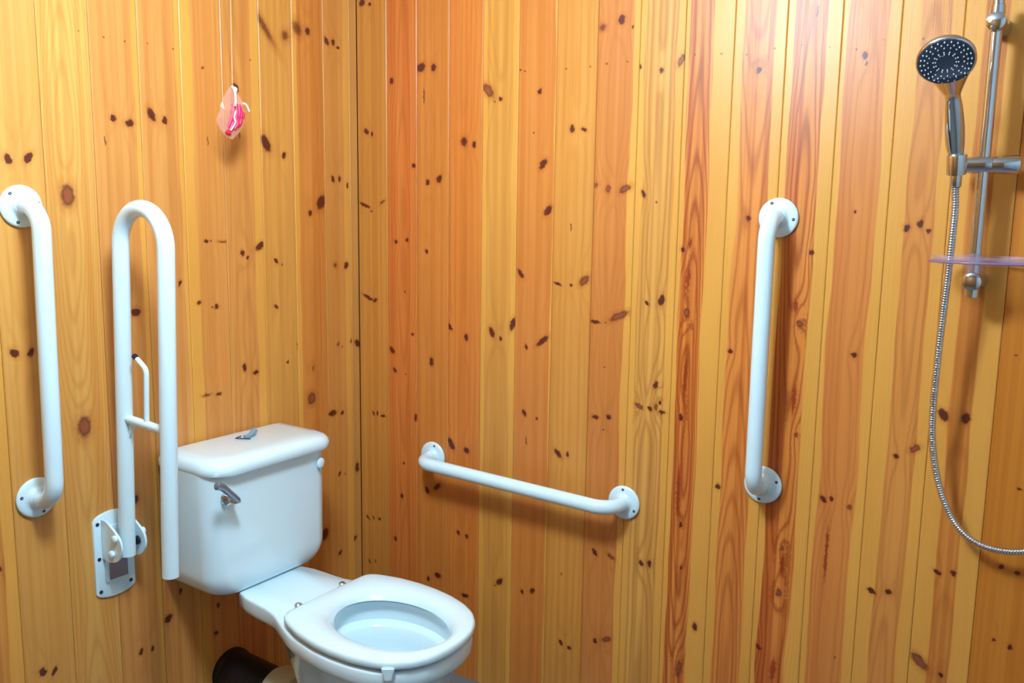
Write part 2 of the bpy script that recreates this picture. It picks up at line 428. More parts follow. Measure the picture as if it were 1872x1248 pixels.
KNOTS={
'L0':[(-0.009,0.946,10.4,15.7,-50,0),(-0.017,0.563,8.3,15.5,0,0),(-0.033,0.339,7.6,14.1,47,0)],
'L1':[(-0.118,1.8,7.9,12.6,-33,0),(-0.093,1.801,6.3,10.3,0,0),(-0.074,1.79,6.4,4.4,0,0),(-0.101,1.427,6.3,11.0,-21,0),(-0.075,1.428,6.5,9.2,0,0),(-0.044,1.412,4.4,9.3,0,0),(-0.097,1.184,8.4,9.9,-27,1),(-0.053,1.181,8.7,11.8,27,0),(-0.091,0.953,6.4,6.8,26,1),(-0.073,0.942,3.4,4.9,0,4),(-0.034,0.957,6.7,8.7,27,0),(-0.117,0.751,17.6,9.8,0,0),(-0.077,0.745,6.6,7.0,26,0),(-0.092,0.561,4.3,9.2,38,0),(-0.069,0.557,4.6,3.4,0,4),(-0.094,0.315,6.2,9.9,48,0)],
'L2':[(-0.224,1.815,18.0,24.7,-38,1),(-0.187,1.815,9.8,11.3,0,0),(-0.19,1.331,8.1,10.5,7,0),(-0.148,1.361,15.9,24.4,33,0),(-0.156,0.392,14.9,20.9,25,0),(-0.189,0.896,4.1,12.6,7,1),(-0.197,0.809,16.6,19.0,0,2)],
'L3':[(-0.336,1.8,11.6,66.4,-39,1),(-0.266,1.789,14.5,17.4,26,1),(-0.339,1.508,13.9,26.5,-31,0),(-0.279,1.481,7.1,9.3,37,0),(-0.314,1.203,5.3,9.4,-37,0),(-0.294,1.193,3.7,4.6,25,4),(-0.318,1.08,5.1,8.4,-52,0),(-0.244,0.966,4.0,12.2,0,0),(-0.282,0.926,3.7,4.9,36,0)],
'L4':[(-0.427,1.637,6.4,12.8,-36,0),(-0.422,1.521,2.5,9.4,0,4),(-0.383,1.71,2.6,2.7,0,4),(-0.424,1.227,6.9,9.8,0,0),(-0.408,1.215,5.2,5.6,0,0),(-0.366,1.245,9.3,20.2,61,0),(-0.428,0.931,7.0,11.5,0,0),(-0.392,0.912,9.0,7.3,0,0)],
'L5':[(-0.525,1.671,4.6,5.1,0,4),(-0.517,1.501,2.4,11.7,0,4),(-0.532,1.259,6.3,4.0,0,0),(-0.518,1.259,3.2,2.7,0,4),(-0.484,1.258,16.4,4.1,0,1),(-0.559,1.11,7.6,5.6,-34,0),(-0.521,1.096,3.2,4.1,0,4),(-0.508,1.097,6.4,7.0,23,0),(-0.547,0.877,16.0,4.2,0,1),(-0.511,0.874,9.9,4.2,0,0),(-0.536,0.316,5.0,7.4,0,0),(-0.546,0.243,6.7,6.0,0,0)],
'L6':[(-0.666,1.548,9.5,17.5,-28,0),(-0.633,1.538,7.1,9.9,6,0),(-0.668,1.704,2.7,2.4,0,4),(-0.604,1.702,2.9,2.5,0,4),(-0.681,0.338,13.1,10.1,-42,0),(-0.61,1.161,4.4,8.1,28,0),(-0.645,0.396,4.6,8.5,0,0)],
'L7':[(-0.76,1.531,7.7,8.2,0,0),(-0.722,1.524,11.9,8.4,-11,0),(-0.782,1.481,2.5,11.7,0,4),(-0.772,1.699,2.5,2.3,0,4),(-0.724,1.699,2.6,2.3,0,4),(-0.729,1.101,13.6,10.0,0,0),(-0.753,0.663,8.3,11.8,0,0),(-0.758,0.285,5.6,9.6,10,0),(-0.728,0.279,4.3,6.9,0,0),(-0.758,1.067,4.0,10.0,0,4)],
'L8':[(-0.828,1.702,2.4,2.2,0,4),(-0.872,1.361,16.5,27.4,0,2),(-0.865,0.859,17.3,26.9,0,2)],
'L9':[(-0.989,1.429,7.4,11.8,-20,0),(-0.949,1.435,7.6,14.2,35,0),(-1.003,1.04,8.7,12.1,-37,0),(-0.97,1.038,6.7,10.2,24,0),(-0.99,0.338,8.1,11.0,-19,0),(-0.965,0.329,4.8,12.4,24,0)],
'R0':[(0.023,1.922,12.2,9.4,-27,0),(0.052,1.914,6.2,5.9,0,0),(0.035,1.565,8.0,12.0,-39,0),(0.056,1.558,4.2,7.7,0,0),(0.026,1.356,5.1,22.9,-71,0),(0.052,1.338,6.4,3.2,0,4),(0.095,1.365,5.4,13.3,58,1),(0.036,1.086,5.3,25.0,-68,0),(0.064,1.079,5.3,10.2,67,0),(0.054,0.737,4.3,7.2,-32,0),(0.069,0.739,4.4,6.7,0,0),(0.091,0.734,10.9,4.2,0,0),(0.027,0.405,4.3,9.8,-42,0),(0.05,0.408,3.4,7.1,-13,0),(0.075,0.41,6.7,5.2,0,0),(0.032,0.264,4.5,7.3,-19,0),(0.057,0.271,3.4,5.3,0,0)],
'R1':[(0.132,1.7,8.1,8.9,0,0),(0.212,1.465,7.9,7.5,0,0),(0.146,1.254,6.2,6.2,0,0),(0.187,1.26,6.1,6.2,0,0),(0.178,1.112,4.1,4.7,0,4),(0.207,0.99,6.1,4.8,0,0),(0.129,0.937,7.7,12.9,-48,0),(0.139,0.879,5.8,9.3,-48,0),(0.181,0.871,4.2,3.2,0,4),(0.218,0.747,5.2,13.0,0,0),(0.172,0.603,4.3,5.0,0,0),(0.165,0.501,6.4,6.8,0,0),(0.138,0.362,6.3,7.4,-36,0)],
'R2':[(0.239,1.728,16.9,12.1,-26,0),(0.283,1.725,9.4,11.4,7,0),(0.249,1.653,2.9,26.1,0,4),(0.263,1.42,7.7,9.1,-19,0),(0.303,1.428,9.2,12.5,31,0),(0.259,1.23,5.6,8.2,-37,0),(0.277,0.918,8.0,14.2,0,0),(0.262,0.537,8.0,11.9,-24,0),(0.298,0.554,7.4,16.4,48,0),(0.301,0.286,12.3,8.4,0,0),(0.266,0.267,6.2,8.5,0,0)],
'R3':[(0.387,1.525,10.8,13.1,-19,0),(0.421,1.516,7.2,9.9,0,0),(0.343,1.024,5.5,13.1,-36,0),(0.399,0.999,7.5,10.6,0,0),(0.349,0.69,9.4,21.8,-33,0),(0.403,0.68,9.5,9.5,0,0),(0.376,0.434,5.7,8.5,-29,0),(0.406,0.429,5.8,6.5,0,0),(0.402,0.251,13.7,6.6,0,0)],
'R4':[(0.465,1.653,13.1,24.1,-42,2),(0.504,1.629,6.9,6.8,0,0),(0.487,1.623,3.5,4.1,0,4),(0.485,1.021,8.8,16.8,-24,0),(0.514,1.006,5.3,5.9,0,0),(0.552,1.049,8.6,20.7,18,0),(0.521,0.323,8.7,15.4,46,0),(0.506,0.308,3.7,3.2,0,4)],
'R5':[(0.623,1.64,6.3,8.2,24,0),(0.608,1.54,3.3,4.0,0,4),(0.637,1.462,9.4,17.1,35,0),(0.563,1.697,3.3,2.7,0,4),(0.578,1.693,3.3,2.7,0,4),(0.654,1.346,9.2,17.5,40,0),(0.575,1.183,6.4,15.4,-43,0),(0.596,0.993,5.1,7.3,-18,0),(0.646,1.013,7.7,23.4,52,0),(0.593,0.815,6.8,10.7,-29,0),(0.632,0.805,4.2,4.4,0,0),(0.601,0.739,2.6,13.5,-6,4),(0.596,0.314,5.3,7.9,-11,0),(0.629,0.325,6.8,9.8,38,0)],
'R6':[(0.719,1.545,7.7,10.5,-12,0),(0.752,1.542,9.0,5.3,23,0),(0.698,1.69,3.1,2.6,0,4),(0.766,1.689,3.0,2.5,0,4),(0.722,1.306,3.1,10.8,0,4),(0.688,1.163,3.5,12.7,-74,0),(0.727,1.162,4.7,4.1,0,0),(0.764,1.175,10.2,18.9,49,2),(0.7,0.721,7.8,15.6,-48,0),(0.729,0.723,4.9,7.3,0,0),(0.722,0.204,5.8,9.4,-27,0),(0.749,0.197,6.7,5.4,0,0),(0.719,0.397,2.5,6.1,0,4)],
'R7':[(0.795,1.776,11.7,10.0,0,1),(0.845,1.788,9.9,12.3,12,0),(0.874,1.768,2.8,4.9,0,0),(0.809,1.692,2.9,2.5,0,4),(0.863,1.693,2.8,2.5,0,4),(0.787,1.409,10.4,6.7,-23,2),(0.823,1.399,7.4,10.4,0,2),(0.868,1.4,9.2,18.3,65,2),(0.799,1.075,4.1,15.3,-86,0),(0.828,1.075,3.0,2.7,0,4),(0.864,1.095,9.6,31.9,64,2),(0.806,0.834,10.9,5.6,0,0),(0.844,0.84,7.6,6.9,0,0),(0.828,0.965,3.0,2.7,0,4),(0.829,0.805,3.1,2.8,0,4),(0.816,0.48,6.2,10.5,-37,0),(0.863,0.479,5.9,12.2,-63,2),(0.825,0.24,6.4,7.5,0,0),(0.858,0.254,7.5,15.5,63,2)],
'R8':[(0.897,1.68,4.2,6.1,0,0),(0.95,1.667,5.4,7.3,0,0),(0.998,1.685,7.8,17.0,27,2),(0.917,1.387,5.5,10.4,-27,0),(0.95,1.369,2.8,3.8,0,4),(0.936,1.131,4.9,6.7,-32,0),(0.973,1.14,8.3,14.3,13,0),(0.925,0.879,5.5,12.9,-62,2),(0.967,0.936,5.6,10.7,16,0),(0.954,0.877,5.7,6.8,-21,0),(0.97,0.882,5.7,8.0,0,2),(0.979,0.894,4.2,5.3,0,0),(0.986,0.872,9.9,5.3,0,0),(0.947,0.482,5.9,10.0,-21,0),(0.969,0.486,6.6,9.9,0,0)],
'R9':[(1.029,1.695,2.6,2.4,0,4),(1.091,1.69,2.5,2.3,0,4),(1.021,1.262,5.4,6.3,0,0),(1.039,1.276,5.3,13.7,11,3),(1.037,1.115,8.1,11.5,-11,2),(1.037,1.194,5.3,37.8,3,3),(1.041,0.963,5.4,64.9,2,3),(1.035,0.867,5.5,9.2,0,0),(1.046,0.604,4.9,8.2,0,0),(1.052,0.497,3.5,5.5,0,0),(1.094,0.358,6.9,11.1,0,0),(1.057,0.237,7.1,25.5,5,2),(1.036,0.682,5.6,80.9,0,3)],
'R10':[(1.148,1.683,2.4,2.3,0,4),(1.208,1.692,2.3,2.2,0,4),(1.176,1.65,7.2,8.0,0,0),(1.171,1.335,4.9,6.0,0,0),(1.146,1.037,6.4,6.2,0,0),(1.134,0.716,6.6,7.8,0,0)],
'R11':[(1.264,1.694,2.3,2.2,0,4),(1.322,1.684,2.2,2.2,0,4),(1.293,1.758,2.2,13.0,0,4),(1.312,1.264,5.7,5.7,40,0),(1.296,1.111,7.0,8.3,0,2),(1.286,1.148,4.7,18.9,0,3),(1.295,0.944,5.9,38.8,2,3),(1.305,0.866,4.7,6.1,0,2),(1.29,0.602,4.8,7.6,0,2),(1.288,0.496,7.3,10.3,0,2),(1.249,0.354,5.1,9.2,-29,0),(1.286,0.307,7.4,37.0,3,3),(1.292,0.566,4.8,31.9,0,3)],
'R12':[(1.374,1.674,2.1,2.1,0,4),(1.424,1.689,2.0,2.1,0,4),(1.392,1.662,6.3,8.5,0,0),(1.396,1.646,3.1,5.3,0,4),(1.394,1.352,3.2,3.3,0,0),(1.413,1.054,6.5,6.9,0,0),(1.371,0.733,5.9,9.4,-48,0),(1.388,0.738,4.5,6.1,0,0),(1.426,0.726,5.5,6.0,0,2),(1.418,0.38,2.3,5.1,0,4),(1.385,0.614,3.4,74.1,0,3)],
'R13':[(1.497,1.683,2.0,2.1,0,4),(1.495,1.321,7.1,7.6,0,0),(1.519,1.33,6.0,9.6,9,0),(1.535,1.315,4.9,5.3,0,0),(1.509,0.853,6.2,5.8,0,0),(1.544,0.875,7.7,12.6,55,2),(1.483,0.552,5.9,11.1,-62,0),(1.516,0.558,7.4,6.0,0,0)],
'R14':[(1.59,0.952,9.2,14.9,-32,0),(1.63,0.951,8.6,10.9,0,0),(1.605,0.625,4.5,9.3,-56,0),(1.634,0.63,5.9,6.9,0,0),(1.586,0.425,11.3,24.2,-46,2),(1.629,0.407,5.0,5.9,0,0)],
'R15':[(1.705,1.085,4.5,1.6,0,4),(1.733,0.825,4.5,3.2,0,0),(1.716,0.664,5.5,5.5,0,0),(1.744,0.659,4.5,5.5,0,0),(1.715,0.511,3.7,4.5,0,0),(1.745,0.505,4.6,5.6,0,0)],
}

GAP, CH, DEEP = 0.0004, 0.0018, 0.0014
def plank_mesh(u0, u1, to3d, name, z0=0.0, z1=ROOM_Z):
    """one tongue and groove board: flat face, chamfered long edges"""
    prof = [(u0 + GAP, -0.011), (u0 + GAP, -DEEP), (u0 + GAP + CH, 0), (u1 - GAP - CH, 0), (u1 - GAP, -DEEP), (u1 - GAP, -0.011)]
    vs, fs, uvs = [], [], []
    for z in (z0, z1):
        for u, d in prof: vs.append(to3d(u, d, z)); uvs.append((u, z))
    n = len(prof)
    for i in range(n - 1): fs.append((i, i + 1, n + i + 1, n + i))
    fs.append((n - 1, 0, n, 2 * n - 1))
    fs.append(tuple(range(n - 1, -1, -1))); fs.append(tuple(range(n, 2 * n)))
    me = bpy.data.meshes.new(name)
    me.from_pydata(vs, [], fs); me.update()
    lay = me.uv_layers.new(name='board')
    for l in me.loops: lay.data[l.index].uv = uvs[l.vertex_index]
    bm = bmesh.new(); bm.from_mesh(me); bmesh.ops.recalc_face_normals(bm, faces=bm.faces); bm.to_mesh(me); bm.free()
    return me

def wall(name, lo, hi):
    bm = bmesh.new(); box(bm, lo, hi)
    o = from_bm(name, bm, backing_m, None, False)
    o['kind'] = 'structure'
    return o

T = 0.05
wall_right = wall('wall_right', (0, 0.011, 0), (ROOM_X, 0.011 + T, ROOM_Z))
wall_left = wall('wall_left', (-0.011 - T, ROOM_Y, 0), (-0.011, 0.011 + T, ROOM_Z))

def boards(U, table, prefix, parent, to3d, sgn):
    extra = random.Random(3 if prefix == 'R' else 5)
    for k in range(len(U) - 1):
        a, b = sorted((sgn * U[k], sgn * U[k + 1]))
        w = b - a
        if k in table: E, L, c, N, sl, sr, ce = table[k]
        else:
            f = extra.uniform(-10, 10)
            E, L, c, N, sl, sr, ce = (204 + f, 146 + f, 74 + f), (184, 114 + f, 48), extra.uniform(.1, .5), 9, extra.choice((0, .2)), extra.choice((0, .25)), .5
        if c < .5: L = tuple(.75 * p + .25 * q for p, q in zip(L, E))
        kn = KNOTS.get(prefix + str(k))
        if kn is None:
            kn = [(extra.uniform(a + .015, b - .015), extra.uniform(.1, 2.1), extra.uniform(3, 8), extra.uniform(4, 12), extra.uniform(-40, 40), 0) for _ in range(5)]
        m = board_material('pine_board', (k + 1) * 1.37 + (20 if prefix == 'L' else 0), E, L, SAP, c, N, a + ce * w,
                           a + sl * w if sl else a - .05, b - sr * w if sr else b + .05, kn)
        me = plank_mesh(a, b, to3d, 'plank')
        me.materials.append(m)
        o = bpy.data.objects.new('plank', me)
        COL.objects.link(o)
        o.parent = parent
boards(UR, BR, 'R', wall_right, lambda u, d, z: (u, -d, z), 1)
boards(UL, BL, 'L', wall_left, lambda u, d, z: (d, u, z), -1)

pale = mat('pale_blue_grey_panel', (168, 190, 208), 0.5, grain=0.06, gscale=6)
def plain(name, lo, hi, m):
    bm = bmesh.new(); box(bm, lo, hi)
    o = from_bm(name, bm, m, None, False); o['kind'] = 'structure'
    return o
plain('floor', (-0.011, ROOM_Y, -0.05), (ROOM_X, 0.011, 0.0), floor_m)
plain('ceiling', (-0.011, ROOM_Y, ROOM_Z), (ROOM_X, 0.011, ROOM_Z + 0.05), plaster)
plain('wall_front', (-0.011, ROOM_Y - 0.05, 0), (ROOM_X + 0.05, ROOM_Y, ROOM_Z), mat('pine_lining', (150, 108, 62), 0.5, grain=0.08, gscale=5))
plain('wall_far_right', (ROOM_X, ROOM_Y, 0), (ROOM_X + 0.05, 0.061, ROOM_Z), pale)

# ceiling lamp
t = thing('ceiling_lamp', 'round white bulkhead lamp on the ceiling', 'lamp', LAMP)
bm = bmesh.new(); lathe(bm, [(0, .15), (.05, .15), (.06, .145)], LAMP, (0, 0, -1), 40); from_bm('base', bm, plastic, t, True, 40)
bm = bmesh.new(); lathe(bm, [(.055, .138), (.062, .132), (.066, .05)], LAMP, (0, 0, -1), 40); from_bm('diffuser', bm, lamp_m, t, True, 40)

# ------------------------------------------------------------------ grab rails
def screw(name, c, n, parent, r=0.0036, m=None):
    bm = bmesh.new(); lathe(bm, [(-.001, r), (.0008, r), (.0014, r * .6), (.0006, r * .3)], c, n, 10)
    return from_bm(name, bm, m or steel, parent, True, 40)

def grab_rail(label, p0, p1, n, off=0.077, spin=(0, 0)):
    """p0, p1 flange centres on the wall, n wall normal"""
    p0, p1, n = Vector(p0), Vector(p1), Vector(n)
    t = thing('grab_rail', label, 'grab rail', p0, 'white grab rails')
    d = (p1 - p0).normalized()
    path = fillet([p0 + n * .004, p0 + n * off, p1 + n * off, p1 + n * .004], [.05, .05], 14)
    bm = bmesh.new(); sweep(bm, path, .0178, 28); from_bm('bar', bm, white_paint, t, True, 50)
    for q, sp in ((p0, spin[0]), (p1, spin[1])):
        bm = bmesh.new()
        lathe(bm, [(0, .0405), (0.003, .0428), (.006, .0425), (.0085, .039), (.0095, .030), (.0105, .024), (.014, .0212), (.020, .0186)], q, n, 44, True, True)
        f = from_bm('flange', bm, white_paint, t, True, 60)
        _, a, b = basis(n)
        for k in range(3):
            g = sp + k * 2 * PI / 3
            screw('screw', q + n * .0085 + (a * math.cos(g) + b * math.sin(g)) * .0335, n, f)
    return t
NX, NY = (1, 0, 0), (0, -1, 0)
S1 = 0.112
grab_rail('white grab rail upright on the right wall between horizontal rail and shower', (1.2385, 0, H + .001), (1.2390, 0, H - .594), NY, spin=(PI * .97, PI * .45))
grab_rail('white grab rail near horizontal on the right wall beside the toilet', (.286, 0, H - .692), (.896, 0, H - .706), NY, .075, spin=(PI * .75, PI * .85))
grab_rail('white grab rail upright at left edge of photo beyond fold-up rail', (0, -.972, H + .001), (0, -.9797, H - .606), NX, spin=(PI * .4, PI * .6))

# ------------------------------------------------------------------ fold-up rail
YH = -.814
FZ = H - .783
t = thing('fold_up_rail', 'white U-shaped hinged support rail folded up left of the toilet', 'support rail', (0, YH, FZ))
# wall plate with arched ends and turned-out edge
bm = bmesh.new()
pts = []
hw, hh = .048, .092
for k in range(13):
    a = PI * (1 - k / 12); pts.append((hw * math.cos(a), hh - .010 + .020 * math.sin(a)))
for k in range(13):
    a = -PI * k / 12; pts.append((hw * math.cos(a), -hh + .008 + .018 * math.sin(a)))
loft(bm, [[(x, YH + y * s_, FZ + z * s_) for y, z in pts] for x, s_ in ((0.0, 1), (.004, 1), (.0055, .97))])
from_bm('wall_plate', bm, white_paint, t, True, 35)
for y, z in ((-.038, .078), (-.038, -.004), (-.038, -.082), (.036, -.078), (.036, .076)):
    screw('screw', (.0055, YH + y, FZ + z), NX, t, .0045)
# folded channel behind the cheeks
bm = bmesh.new(); box(bm, (.0055, YH - .026, FZ - .062), (.012, YH + .030, FZ + .070), .003); from_bm('channel', bm, white_paint, t, True, 40)
bm = bmesh.new(); box(bm, (.0115, YH - .019, FZ - .058), (.0128, YH + .026, FZ - .014), .0005); from_bm('rating_label', bm, tinted, t, True, 40)['label'] = 'dull purplish printed label'
def cheek(y):
    bm = bmesh.new()
    out = [(.010, .066), (.030, .064), (.052, .052), (.072, .040), (.086, .026), (.091, .006), (.085, -.014), (.070, -.030), (.052, -.036), (.036, -.040), (.010, -.036)]
    pp = smooth_path([(x * .93, y, FZ + z * .9 + .030) for x, z in out], 3)
    loft(bm, [[(p.x, y - .0025, p.z) for p in pp], [(p.x, y + .0025, p.z) for p in pp]])
    return from_bm('cheek', bm, white_paint, t, True, 40)
c1, c2 = cheek(YH - .029), cheek(YH + .029)
for c, y, sg in ((c1, YH - .0315, -1), (c2, YH + .0315, 1)):
    for x, z in ((.064, .056), (.050, .018)):
        bm = bmesh.new(); lathe(bm, [(0, .0085), (.006, .0085), (.008, .006)], (x, y, FZ + z), (0, sg, 0), 16); from_bm('pin', bm, plastic, c, True, 40)
for y in (YH - .022, YH + .022):
    bm = bmesh.new(); lathe(bm, [(-.003, .010), (.003, .010)], (.060, y, FZ + .036), (0, 1, 0), 24); from_bm('washer', bm, black_rub, t, True, 40)['label'] = 'dark pivot washer'
RT = .0178
bottomA, topA = Vector((.056, YH, H - .775)), Vector((.093, YH, H - .005))
dA = (topA - bottomA).normalized()
nA = Vector((dA.z, 0, -dA.x))
W = .158
bottomB = bottomA + nA * W + dA * (-.004)
RB = W / 2
ctr = topA - dA * .070 + nA * RB
arc = [ctr - nA * RB * math.cos(k * PI / 20) + dA * RB * math.sin(k * PI / 20) for k in range(21)]
bm = bmesh.new(); sweep(bm, [bottomA] + arc + [bottomB], RT, 28); from_bm('hoop', bm, white_paint, t, True, 50)
bm = bmesh.new(); lathe(bm, [(-.0015, .0165), (.0, .0165)], bottomB - dA * .0005, -dA, 24); from_bm('end_cap', bm, mat('grey_cap', (96, 104, 110), .5), t, True, 40)['label'] = 'grey end cap'
cb = H - .456
pa = bottomA + dA * ((cb - bottomA.z) / dA.z); pb = pa + nA * W
bm = bmesh.new(); sweep(bm, [pa, pb], .0098, 18); from_bm('cross_bar', bm, white_paint, t, True, 40)
bm = bmesh.new()
loft(bm, [[pa + nA * .016 + Vector((0, y, 0)) + dA * .006, pa + nA * .046 + Vector((0, y, 0)), pa + nA * .016 - dA * .045 + Vector((0, y, 0))] for y in (-.002, .002)])
from_bm('gusset', bm, white_paint, t, False)
hx = pa + nA * .082
rod = fillet([hx + dA * .004, hx + dA * .122 + nA * .002, hx + dA * .143 - nA * .036], [.018], 8)
bm = bmesh.new(); sweep(bm, rod, .0056, 14); r_ = from_bm('roll_holder', bm, white_paint, t, True, 50)
e = rod[-1]; ed = (rod[-1] - rod[-2]).normalized()
bm = bmesh.new(); lathe(bm, [(-.006, .0062), (.005, .0064), (.008, .004)], e, ed, 14); from_bm('tip', bm, black_rub, r_, True, 40)['label'] = 'black rubber tip'

# ------------------------------------------------------------------ toilet
TC = -.505
def yc(x): return TC - .06 * x
RIM = H - .905                       # top of the ceramic rim
t = thing('toilet', 'white close-coupled toilet with open seat and lidless bowl', 'toilet', (.3, yc(.3), 0))
NS = 120
def polar(pts, c, blur=2):
    """pts (x, half width) from back to front, mirrored, resampled by angle about c"""
    full = [(x, w) for x, w in pts] + [(x, -w) for x, w in reversed(pts)]
    dense = []
    for (x0, y0), (x1, y1) in zip(full, full[1:] + full[:1]):
        for k in range(24):
            f = k / 24; x, y = x0 + (x1 - x0) * f - c, y0 + (y1 - y0) * f
            if abs(x) + abs(y) > 1e-6: dense.append((math.atan2(y, x), math.hypot(x, y)))
    dense.sort()
    dense = [(dense[-1][0] - 2 * PI, dense[-1][1])] + dense + [(dense[0][0] + 2 * PI, dense[0][1])]
    r, j = [], 0
    for k in range(NS):
        a = -PI + 2 * PI * k / NS
        while dense[j + 1][0] < a: j += 1
        (a0, r0), (a1, r1) = dense[j], dense[j + 1]
        r.append(r0 + (r1 - r0) * (a - a0) / max(a1 - a0, 1e-9))
    for _ in range(blur):
        r = [(r[k - 1] + 2 * r[k] + r[(k + 1) % NS]) / 4 for k in range(NS)]
    return r
def ring(r, c, z, inset=0.0):
    out = []
    for k in range(NS):
        a = -PI + 2 * PI * k / NS
        x = c + (r[k] - inset) * math.cos(a); y = (r[k] - inset) * math.sin(a)
        zz = z(x) if callable(z) else z
        out.append(Vector((x, yc(x) + y, zz)))
    return out
def ell(a, b, cx, c):
    """radius table of an ellipse centred at cx seen from c"""
    n = 90
    pts = [(cx - a * math.cos(PI * k / n), b * math.sin(PI * k / n)) for k in range(n + 1)]
    return polar(pts, c, 1)

C0 = .55
rimo = polar([(.165, .0), (.165, .100), (.17, .106), (.22, .108), (.28, .108), (.33, .114), (.38, .136), (.44, .160), (.51, .172), (.57, .176), (.635, .171), (.69, .157), (.74, .125), (.772, .083), (.786, .035), (.787, 0)], C0)
b1 = polar([(.345, 0), (.345, .11), (.40, .136), (.46, .150), (.55, .162), (.62, .155), (.685, .136), (.73, .098), (.757, .05), (.762, 0)], C0)
b2 = polar([(.37, 0), (.37, .07), (.40, .10), (.46, .122), (.55, .132), (.62, .126), (.68, .100), (.715, .06), (.73, 0)], C0)
b3 = polar([(.345, 0), (.345, .06), (.38, .085), (.45, .102), (.54, .108), (.60, .100), (.65, .070), (.67, .03), (.675, 0)], C0)
b4 = polar([(.29, 0), (.29, .07), (.33, .088), (.42, .095), (.52, .098), (.59, .090), (.62, .060), (.635, 0)], C0)
b5 = polar([(.26, 0), (.26, .085), (.30, .105), (.42, .110), (.55, .108), (.62, .095), (.65, .060), (.66, 0)], C0)
HC = .600
hA = ell(.158, .118, HC, HC)
def hring(k, z, cx=HC): return ring([v * k for v in hA], cx, z)
dip = lambda base: (lambda x: base - max(0.0, (.36 - x)) * .06)
bm = bmesh.new()
outer = [ring(b5, C0, 0), ring(b5, C0, .02), ring(b4, C0, .06), ring(b3, C0, .16), ring(b2, C0, .27), ring(b1, C0, RIM - .046, .004),
         ring(b1, C0, RIM - .042), ring(rimo, C0, RIM - .040, .010), ring(rimo, C0, RIM - .036, .003), ring(rimo, C0, RIM - .028), ring(rimo, C0, RIM - .006),
         ring(rimo, C0, RIM - .002, .002), ring(rimo, C0, RIM, .007)]
inner = [[Vector((p.x, p.y, RIM)) for p in hring(1.04, 0)], hring(1.0, RIM - .004), hring(1.03, RIM - .020), hring(1.0, RIM - .046), hring(.90, RIM - .053), hring(.86, RIM - .058),
         hring(.82, RIM - .085), hring(.74, RIM - .120), hring(.60, RIM - .15), hring(.42, RIM - .18, HC - .01), hring(.34, RIM - .22, HC - .02), hring(.30, RIM - .26, HC - .03)]
# inner rings are indexed around their own centre, same angular order
loft(bm, outer + inner, True, True)
from_bm('pan', bm, ceramic, t, True, 50)
bm = bmesh.new(); loft(bm, [hring(.45, RIM - .176, HC - .01)], True, False)
from_bm('water', bm, water_m, t, False)

# seat ring
SC = .59
so = polar([(.393, 0), (.393, .124), (.397, .136), (.408, .144), (.435, .155), (.48, .168), (.54, .176), (.59, .176), (.645, .170), (.695, .156), (.735, .135), (.764, .105), (.783, .068), (.791, .03), (.792, 0)], SC, 1)
si = ell(.148, .106, HC + .004, SC)
Z0 = RIM + .007
def sring(f, z):
    return ring([a + (b - a) * f for a, b in zip(so, si)], SC, z)
bm = bmesh.new()
prof = [(.10, Z0), (.02, Z0 + .002), (0, Z0 + .006), (0, Z0 + .012), (.03, Z0 + .017), (.12, Z0 + .020), (.45, Z0 + .0205), (.68, Z0 + .019), (.84, Z0 + .014), (.95, Z0 + .006), (1.0, Z0 - .001), (.93, Z0 - .003), (.7, Z0), (.10, Z0)]
R_ = [[bm.verts.new(p) for p in sring(f, z)] for f, z in prof[:-1]]
R_.append(R_[0])
for a, b in zip(R_, R_[1:]):
    for i in range(NS):
        j = (i + 1) % NS
        bm.faces.new((a[i], a[j], b[j], b[i]))
seat = from_bm('seat', bm, plastic, t, True, 60)
bm = bmesh.new()
bx = .727; by = yc(bx) - .140
g = bmesh.ops.create_cube(bm, size=1.0)
dirv = Vector((.62, -.78, 0)); tan = Vector((.78, .62, 0))
for v in g['verts']:
    l = v.co.copy(); w = .014 if l.z > 0 else .0085
    v.co = Vector((bx, by, Z0 - .006)) + dirv * (l.x * .008) + tan * (l.y * 2 * w) + Vector((0, 0, l.z * .028))
bmesh.ops.bevel(bm, geom=list(bm.edges), offset=.0025, segments=3, affect='EDGES')
from_bm('buffer', bm, plastic, seat, True, 40)
for sy in (-1, 1):
    hx, hy = .378, yc(.378) + sy * .070
    bm = bmesh.new()
    lathe(bm, [(0, .012), (.003, .012), (.004, .0095), (.014, .009), (.017, .006)], (hx - .006, hy, RIM), (0, 0, 1), 18)
    lathe(bm, [(0, .0045), (.020, .0045)], (hx, hy, RIM + .011), (1, 0, 0), 12)
    lathe(bm, [(-.012, .0055), (.012, .0055)], (hx + .016, hy, RIM + .013), (0, 1, 0), 14)
    from_bm('hinge', bm, chrome, t, True, 40)

